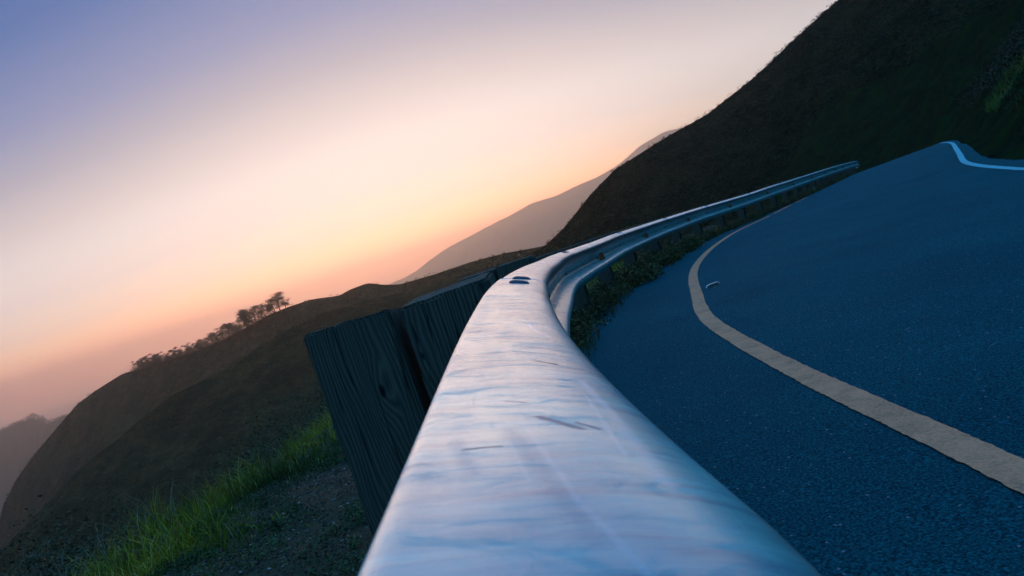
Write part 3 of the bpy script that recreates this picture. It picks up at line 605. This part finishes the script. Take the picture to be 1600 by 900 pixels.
g_ = blades('grass', pos, hgt, rng.uniform(.1, .9, len(sg)), .0035+.003*rng.random(len(sg)), ti, M_grass)
tag(g_, 'green grass growing along the edge of the slope beside the timber post', 'grass', kind='stuff')
# dry tall stems and low brush on the slope below
n = 9000
sg = rng.uniform(1, 22, n); wg = -rng.uniform(2.3, 9, n)
keep = fbm(sg*.6, wg*.6, 71, 4) > rng.uniform(-.25, .3, n); sg, wg = sg[keep], wg[keep]
M_dry = leaf_mat('dry_stems', [(.10, .085, .05), (.22, .18, .11), (.34, .28, .17)])
d_ = blades('dry_grass', surf(sg, wg), rng.uniform(.15, .5, len(sg)), rng.uniform(.2, 1.1, len(sg)), .003+.003*rng.random(len(sg)), rng.random(len(sg)), M_dry)
tag(d_, 'pale dry grass stems on the slope below the green grass', 'dry grass', kind='stuff')
def bushy(name, s_rng, w_rng, ncl, per, rad, hgt, lsize, seed, mat, fz=verge_z, thr=-.1, nf=.5):
    r = np.random.default_rng(seed); cs = r.uniform(*s_rng, ncl); cw = r.uniform(*w_rng, ncl)
    k = fbm(cs*nf, cw*nf, seed, 3) > thr; cs, cw = cs[k], cw[k]; ncl = len(cs)
    base = surf(cs, cw, fz); rd = r.uniform(rad[0], rad[1], ncl); hh = r.uniform(hgt[0], hgt[1], ncl); ct = r.random(ncl)
    idx = np.repeat(np.arange(ncl), per); q = r.normal(size=(len(idx), 3)); q /= np.linalg.norm(q, axis=1)[:, None]; q *= r.uniform(.35, 1, (len(idx), 1))
    c = base[idx]+q*np.stack([rd[idx], rd[idx], hh[idx]*.6], 1); c[:, 2] += hh[idx]*.45
    return leaves(c, r.uniform(lsize[0], lsize[1], len(idx)), np.clip(ct[idx]*.7+r.normal(.15, .15, len(idx)), 0, 1), mat, name, rng=r)
M_brush = leaf_mat('brush_leaves', [(.010, .016, .007), (.02, .028, .011), (.04, .045, .02), (.06, .05, .03)])
M_slope = leaf_mat('slope_brush_leaves', [(.018, .020, .010), (.04, .040, .018), (.08, .065, .03), (.15, .11, .06)])
o = bushy('slope_brush', (2.2, 26), (-8, -2.75), 1500, 260, (.12, .42), (.18, .62), (.006, .016), 81, M_slope, thr=-.3); tag(o, 'low dark brush covering the steep slope left of the guardrail', 'brush', kind='stuff')
M_moss = leaf_mat('ground_cover_leaves', [(.012, .022, .010), (.03, .055, .018), (.06, .09, .03), (.12, .12, .05)])
o = bushy('ground_cover', (.7, 9), (-2.3, -.62), 900, 150, (.03, .12), (.015, .06), (.003, .009), 84, M_moss, thr=-.08, nf=1.6); tag(o, 'low mossy plants creeping over the gravel between the grass and the post', 'ground cover', kind='stuff')
M_weed = leaf_mat('weed_leaves', [(.018, .024, .009), (.05, .052, .016), (.11, .095, .026), (.17, .11, .05)])
rz = lambda s, w: verge_z(s, w)
o = bushy('roadside_weeds', (4.2, 45), (-.75, .0), 700, 110, (.07, .19), (.08, .30), (.010, .028), 91, M_weed, thr=-.35, nf=1.1); tag(o, 'tangled green weeds growing under the guardrail at the road edge', 'weeds', kind='stuff')
o = bushy('road_edge_plants', (9.2, 14.6), (-.45, .16), 170, 150, (.10, .24), (.14, .36), (.012, .034), 94, M_weed, thr=-.4, nf=1.1); tag(o, 'leafy plants spilling from under the rail onto the asphalt', 'weeds', kind='stuff')
n = 16000; r9 = np.random.default_rng(93); sg = r9.uniform(3.6, 45, n); wg = r9.uniform(-.75, .08, n)
k = fbm(sg*1.1, wg*1.1, 95, 3) > -.2; sg, wg = sg[k], wg[k]
o = blades('verge_grass', surf(sg, wg), r9.uniform(.08, .34, len(sg))*np.clip(1-(wg+.1)*2, .35, 1), r9.uniform(.2, 1.0, len(sg)), .004+.004*r9.random(len(sg)), r9.random(len(sg))*.8, M_weed, r9)
tag(o, 'ragged grass blades between the timber posts and the asphalt', 'grass', kind='stuff')
# cut bank: green patch of grass at the right edge and dark brush
M_bgrass = leaf_mat('bank_grass', [(.016, .04, .012), (.05, .10, .02), (.11, .17, .025), (.17, .15, .05)])
n = 110000; sg = r9.uniform(8, 30, n); wg = edge(sg)+r9.uniform(.9, 12, n)
k = fbm(sg*.45, wg*.45, 96, 4) > r9.uniform(-.35, .15, n); sg, wg = sg[k], wg[k]
o = blades('bank_grass', surf(sg, wg), r9.uniform(.08, .30, len(sg)), r9.uniform(.2, 1.0, len(sg)), .010+.010*r9.random(len(sg)), np.clip(.45+fbm(sg*.3, wg*.3, 97, 3)+r9.normal(0, .15, len(sg)), 0, 1), M_bgrass, r9)
tag(o, 'dim green grass on the cut bank at the right edge of the road', 'grass', kind='stuff')
o = bushy('bank_brush', (27, 58), (EDGE+.9, 15), 1900, 60, (.2, .6), (.2, .7), (.03, .07), 101, M_brush, thr=-.3, nf=.3); tag(o, 'dark brush on the upper part of the cut bank', 'brush', kind='stuff')

# gravel and wood chips round the first posts
def stones(name, P, size, tint, mat, r):
    base = np.array([(1, 0, 0), (-1, 0, 0), (0, 1, 0), (0, -1, 0), (0, 0, 1), (0, 0, -1)], float)
    F0 = np.array([(0, 2, 4), (2, 1, 4), (1, 3, 4), (3, 0, 4), (2, 0, 5), (1, 2, 5), (3, 1, 5), (0, 3, 5)])
    n = len(P); a = r.uniform(0, 6.28, n); V = np.repeat(base[None], n, 0)*size[:, None, :]*r.uniform(.7, 1.2, (n, 6, 1))
    x = V[..., 0]*np.cos(a)[:, None]-V[..., 1]*np.sin(a)[:, None]; y = V[..., 0]*np.sin(a)[:, None]+V[..., 1]*np.cos(a)[:, None]
    V[..., 0], V[..., 1] = x, y; V[..., 2] += x*r.normal(0, .4, (n, 1)); V += P[:, None]
    F = (F0[None]+(np.arange(n)*6)[:, None, None]).reshape(-1, 3)
    o = mesh_obj(name, V.reshape(-1, 3), F, mat, smooth=False); set_tint(o, np.repeat(tint, 6)); return o
M_stone = leaf_mat('gravel', [(.025, .016, .012), (.07, .045, .03), (.14, .09, .06), (.36, .28, .24)])
n = 26000; sg = r9.uniform(.4, 7, n); wg = -r9.uniform(.15, 2.6, n)
k = (fbm(sg*.8, wg*.8, 99, 3) > -.25); sg, wg = sg[k], wg[k]; n = len(sg)
sz = np.stack([r9.uniform(.004, .014, n), r9.uniform(.003, .008, n), r9.uniform(.002, .006, n)], 1)
ti = np.clip(r9.gamma(2, .17, n), 0, 1)
o = stones('gravel', surf(sg, wg)+np.array([0, 0, .002]), sz, ti, M_stone, r9); tag(o, 'brown gravel and wood chips on the ground beside the first timber post', 'gravel', kind='stuff')

# chaparral clumps on the dark hillside, standing on its mesh
hv = np.empty(len(hill.data.vertices)*3, np.float32); hill.data.vertices.foreach_get('co', hv); hv = hv.reshape(-1, 3)
r7 = np.random.default_rng(77); nclump = 15000
vi = r7.integers(0, len(hv), nclump); cpos = hv[vi]; k = (cpos[:, 1] > 45) & (cpos[:, 2] > -12); cpos = cpos[k]
per = 30; idx = np.repeat(np.arange(len(cpos)), per); rad = .25+.75*r7.random(len(cpos))**3
q = r7.normal(size=(len(idx), 3)); q /= np.linalg.norm(q, axis=1)[:, None]
c = cpos[idx]+q*rad[idx][:, None]*np.array([1, 1, .7]); c[:, 2] += rad[idx]*.15
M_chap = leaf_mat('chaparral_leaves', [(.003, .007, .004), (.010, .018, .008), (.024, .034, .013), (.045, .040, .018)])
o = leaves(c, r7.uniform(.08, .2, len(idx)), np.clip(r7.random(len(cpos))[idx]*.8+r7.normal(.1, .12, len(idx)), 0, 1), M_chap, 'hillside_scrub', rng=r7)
tag(o, 'dark scrub bushes covering the hillside above the bend', 'scrub', kind='stuff')

def clumps_on(o_, n, per, rmin, rmax, lmin, lmax, mat, name, label, seed, ok):
    hv = np.empty(len(o_.data.vertices)*3, np.float32); o_.data.vertices.foreach_get('co', hv); hv = hv.reshape(-1, 3)
    r = np.random.default_rng(seed); cp = hv[r.integers(0, len(hv), n)]; cp = cp+r.normal(0, .4, cp.shape)*np.array([1, 1, 0])
    cp = cp[ok(cp) & (fbm(cp[:, 0]*.03, cp[:, 1]*.03, seed, 4) > r.uniform(-.4, .3, len(cp)))]
    idx = np.repeat(np.arange(len(cp)), per); rad = rmin+(rmax-rmin)*r.random(len(cp))**2
    q = r.normal(size=(len(idx), 3)); q /= np.linalg.norm(q, axis=1)[:, None]
    c = cp[idx]+q*rad[idx][:, None]*np.array([1, 1, .6]); c[:, 2] += rad[idx]*.1
    tag(leaves(c, r.uniform(lmin, lmax, len(idx)), np.clip(r.random(len(cp))[idx]*.8+r.normal(.1, .12, len(idx)), 0, 1), mat, name, rng=r), label, 'scrub', kind='stuff')
M_sp = leaf_mat('spur_scrub_leaves', [(.02, .018, .008), (.045, .034, .012), (.085, .055, .02), (.14, .09, .045)])
clumps_on(spurh, 9000, 26, .5, 1.9, .10, .28, M_sp, 'valley_scrub', 'low scrub on the dark slope below the green grass', 61, lambda p: p[:, 2] < 400)
clumps_on(midh, 6000, 22, .8, 2.6, .25, .6, M_sp, 'ridge_scrub', 'scrub patches on the brown ridge that carries the trees', 62, lambda p: p[:, 2] > -140)
# ------------------------------------------------------------------ trees on the middle ridge
M_bark = noise_mat('bark', (.03, .025, .02), (.07, .055, .04), 3, bump=.4)
M_crown = leaf_mat('tree_leaves', [(.02, .022, .012), (.04, .04, .02), (.07, .06, .03)])
def limb(V, F, a, b_, r0, r1, K=6):
    a, b_ = Vector(a), Vector(b_); d = (b_-a).normalized(); e1 = d.orthogonal().normalized(); e2 = d.cross(e1); c0 = len(V)
    for p_, r_ in ((a, r0), (b_, r1)):
        for k in range(K): V.append(tuple(p_+e1*r_*math.cos(6.2832*k/K)+e2*r_*math.sin(6.2832*k/K)))
    for k in range(K): F.append((c0+k, c0+(k+1) % K, c0+K+(k+1) % K, c0+K+k))
def tree(seed, h, spread, gap, open_=True):
    r = random.Random(seed); rn = np.random.default_rng(seed); V, F = [], []
    tip = Vector((r.uniform(-.12, .25)*h, 0, h*.62)); mid = Vector((tip.x*.3, 0, h*.3))
    limb(V, F, (0, 0, -h*.08), mid, .035*h, .026*h); limb(V, F, mid, tip, .026*h, .016*h)
    cl = []
    for k in range(20 if open_ else 26):
        a = r.uniform(0, 6.28); rr = r.uniform(.1, 1)*spread*h; z = h*r.uniform(.34 if open_ else .12, .97)-rr*.2
        st = mid.lerp(tip, r.uniform(.1, 1)); en = Vector((tip.x+rr*math.cos(a), rr*math.sin(a), z)); limb(V, F, st, en, .012*h, .005*h, 5)
        cl.append((en, h*r.uniform(.10, .19)))
    cs, sz = [], []
    for en, rad in cl:
        nq = 110 if open_ else 120
        q = rn.normal(size=(nq, 3))*np.array([1, 1, .5])*rad*.62; cs.append(np.array(en)+q)
    cs = np.concatenate(cs); return V, F, cs, rn.uniform(.016, .034, len(cs))*h
root0 = [np.array(q) for q in MR]
protos = []
for q in range(7):
    h = [10.5, 10, 10.5, 9, 7, 6.5, 9.5][q]; V, F, cs, sz = tree(q+3, h, [.34, .28, .4, .36, .5, .55, .3][q], 0, q < 4)
    tk = mesh_obj('trunk', V, F, M_bark); cr_ = leaves(cs, sz, np.random.default_rng(q).random(len(cs)), M_crown, 'crown')
    protos.append((tk.data, cr_.data)); bpy.data.objects.remove(tk); bpy.data.objects.remove(cr_)
#  image-left to image-right along the ridge; (x on ridge, prototype, scale, description)
TREES = [(-276.0, 4, 1.15, 'wind-bent low tree at the lower left end of the row'),
 (-271.6, 5, 1.2, 'short spreading tree just above the lowest tree of the row'),
 (-265.8, 4, 1.1, 'rounded bushy tree with a small gap of sky under it, lower part of the row'),
 (-259.9, 5, 1.15, 'low broad tree, fourth from the lower left end'),
 (-253.4, 4, 1.0, 'low flat-topped tree, fifth from the lower left end'),
 (-246.8, 5, 1.05, 'low merged tree crown, sixth from the lower left end'),
 (-240.2, 4, 1.0, 'low dense tree, seventh from the lower left end'),
 (-233.7, 3, 0.8, 'small leaning tree poking above the low crowns'),
 (-227.1, 5, 1.2, 'broad low tree left of the gap in the row'),
 (-222.0, 4, 1.1, 'dark rounded tree at the gap in the row'),
 (-216.0, 6, 0.9, 'thin open tree right of the gap in the row'),
 (-211.8, 3, 0.8, 'feathery tree, second to the right of the gap'),
 (-204.4, 0, 0.7, 'slim tree with one lone tuft on top'),
 (-199.4, 4, 1.2, 'dense tree filling the middle of the row'),
 (-194.4, 3, 1.1, 'tree with a flat crown below the tall group'),
 (-187.7, 1, 1.05, 'leftmost tree of the tall group near the top of the ridge'),
 (-182.7, 0, 1.0, 'second tree of the tall group from the left'),
 (-177.7, 2, 0.95, 'third tree of the tall group, with a wide crown'),
 (-172.8, 1, 1.1, 'fourth tree of the tall group, the densest crown'),
 (-167.8, 6, 1.2, 'fifth tree of the tall group, with bare lower trunk'),
 (-162.8, 0, 0.9, 'sixth tree of the tall group, rather thin'),
 (-157.8, 3, 1.2, 'seventh tree of the tall group'),
 (-152.0, 1, 1.0, 'tree left of the highest tree, sky showing between its trunks'),
 (-147.0, 2, 1.05, 'highest tree with an umbrella crown near the top end of the row'),
 (-142.0, 0, 1.0, 'tall thin tree second from the top right end'),
 (-137.0, 2, 0.8, 'last tree at the top right end of the row')]
r3 = np.random.default_rng(33); nb3 = 420; tx3 = np.concatenate([r3.uniform(-280, -222, 200), r3.uniform(-217, -150, 220)]); ji = np.array([np.argmin(abs(MR[:, 0]-q)) for q in tx3])
bc = MR[ji]+r3.normal(0, 1, (nb3, 3))*np.array([1.5, 4, .2]); hb = np.where(tx3 < -220, r3.uniform(1.5, 4.6, nb3), r3.uniform(1.5, 6.2, nb3)); per = 70; idx = np.repeat(np.arange(nb3), per)
q = r3.normal(size=(len(idx), 3)); q /= np.linalg.norm(q, axis=1)[:, None]; c = bc[idx]+q*hb[idx][:, None]*np.array([.9, .9, .6]); c[:, 2] += hb[idx]*.25
tag(leaves(c, r3.uniform(.12, .35, len(idx)), r3.random(len(idx)), M_crown, 'ridge_thicket', rng=r3), 'low thicket filling the ridge line under the distant trees', 'thicket', kind='stuff')
nb4 = 260; u4 = r3.integers(60, 299, nb4); hc = HR_[u4]+r3.normal(0, 2, (nb4, 3)); hh4 = r3.uniform(4, 13, nb4)*(.6+.8*np.clip(fbm(u4*.05, u4*0., 66, 3)+.5, 0, 1)); idx = np.repeat(np.arange(nb4), 60)
q = r3.normal(size=(len(idx), 3)); q /= np.linalg.norm(q, axis=1)[:, None]; c = hc[idx]+q*hh4[idx][:, None]*np.array([1, 1, .75]); c[:, 2] += hh4[idx]*.2
tag(leaves(c, r3.uniform(.8, 2.2, len(idx)), r3.random(len(idx)), M_crown, 'headland_wood', rng=r3), 'hazy wood along the top of the far headland above the sea', 'wood', kind='stuff')
for k, (tx, pi_, sc_, lab) in enumerate(TREES):
    j = np.argmin(abs(MR[:, 0]-tx)); b0 = MR[j]; rr = random.Random(k+50); sc_ *= rr.uniform(.78, 1.22)
    e_ = empty('tree', (tx+rr.uniform(-1, 1), b0[1]+rr.uniform(-3, 1), b0[2]-.9), rr.uniform(0, 6.28)); e_.scale = (sc_,)*3
    tag(e_, lab, 'tree', 'trees along the far left ridge')
    for nm, me in (('trunk', protos[pi_][0]), ('crown', protos[pi_][1])):
        o = bpy.data.objects.new(nm, me); COL.objects.link(o); o.parent = e_

# ------------------------------------------------------------------ small things
M_lit = noise_mat('white_plastic', (.90, .86, .80), (.98, .94, .88), 90, rough=.4, bump=.1, spec=.5)
M_litin = noise_mat('dark_foam', (.05, .03, .025), (.14, .08, .06), 90, bump=.3)
lit = empty('litter', (2.019, 6.7, float(road_z(np.array(7.2), np.array(1.0)))+.014)); tag(lit, 'bent white strip of litter lying on the road inside the yellow line', 'litter')
th_ = 18; V, F = [], []
pathp = [(-.075, -.02, .004), (-.060, -.006, .020), (-.03, 0, .026), (.03, .004, .028), (.062, .002, .027), (.074, -.004, .018), (.070, -.014, .006)]
for (x, y, z) in pathp: V += [(x, y-.010, z), (x, y+.010, z), (x, y+.010, z+.005), (x, y-.010, z+.005)]
for k in range(len(pathp)-1):
    for q in range(4): F.append((k*4+q, k*4+(q+1) % 4, (k+1)*4+(q+1) % 4, (k+1)*4+q))
F += [(3, 2, 1, 0), tuple(len(V)-4+q for q in range(4))]
mesh_obj('strip', V, F, M_lit, lit, smooth=False)
V = [(-.055, -.022, 0), (.066, -.018, 0), (.066, .008, 0), (-.055, .006, 0), (-.05, -.006, .018), (.06, -.006, .024), (.06, .004, .024), (-.05, .002, .018)]
mesh_obj('underside', V, [(3, 2, 1, 0), (4, 5, 6, 7), (0, 1, 5, 4), (1, 2, 6, 5), (2, 3, 7, 6), (3, 0, 4, 7)], M_litin, lit, smooth=False)
r5 = np.random.default_rng(5)
sp = stones('pebble', np.array([[1.985, 6.52, float(road_z(np.array(7.0), np.array(1.0)))+.018]]), np.array([[.013, .010, .007]]), np.array([1.]), M_stone, r5)
tag(sp, 'small pale pebble on the asphalt just in front of the white litter', 'pebble')
# small pale stake standing in the weeds far along
s_, w_ = 30.5, -.05; bz = ground_pt(np.array(s_), np.array(w_))
stk = bevel_box('marker_stake', -.03, .03, -.012, .012, -.1, .22, noise_mat('weathered_stake', (.35, .38, .36), (.5, .52, .5), 30), bev=.004, rough=.001)
stk.location = tuple(bz); stk.rotation_euler = (0, 0, -.6); tag(stk, 'small pale stake in the weeds below the far end of the guardrail', 'stake')
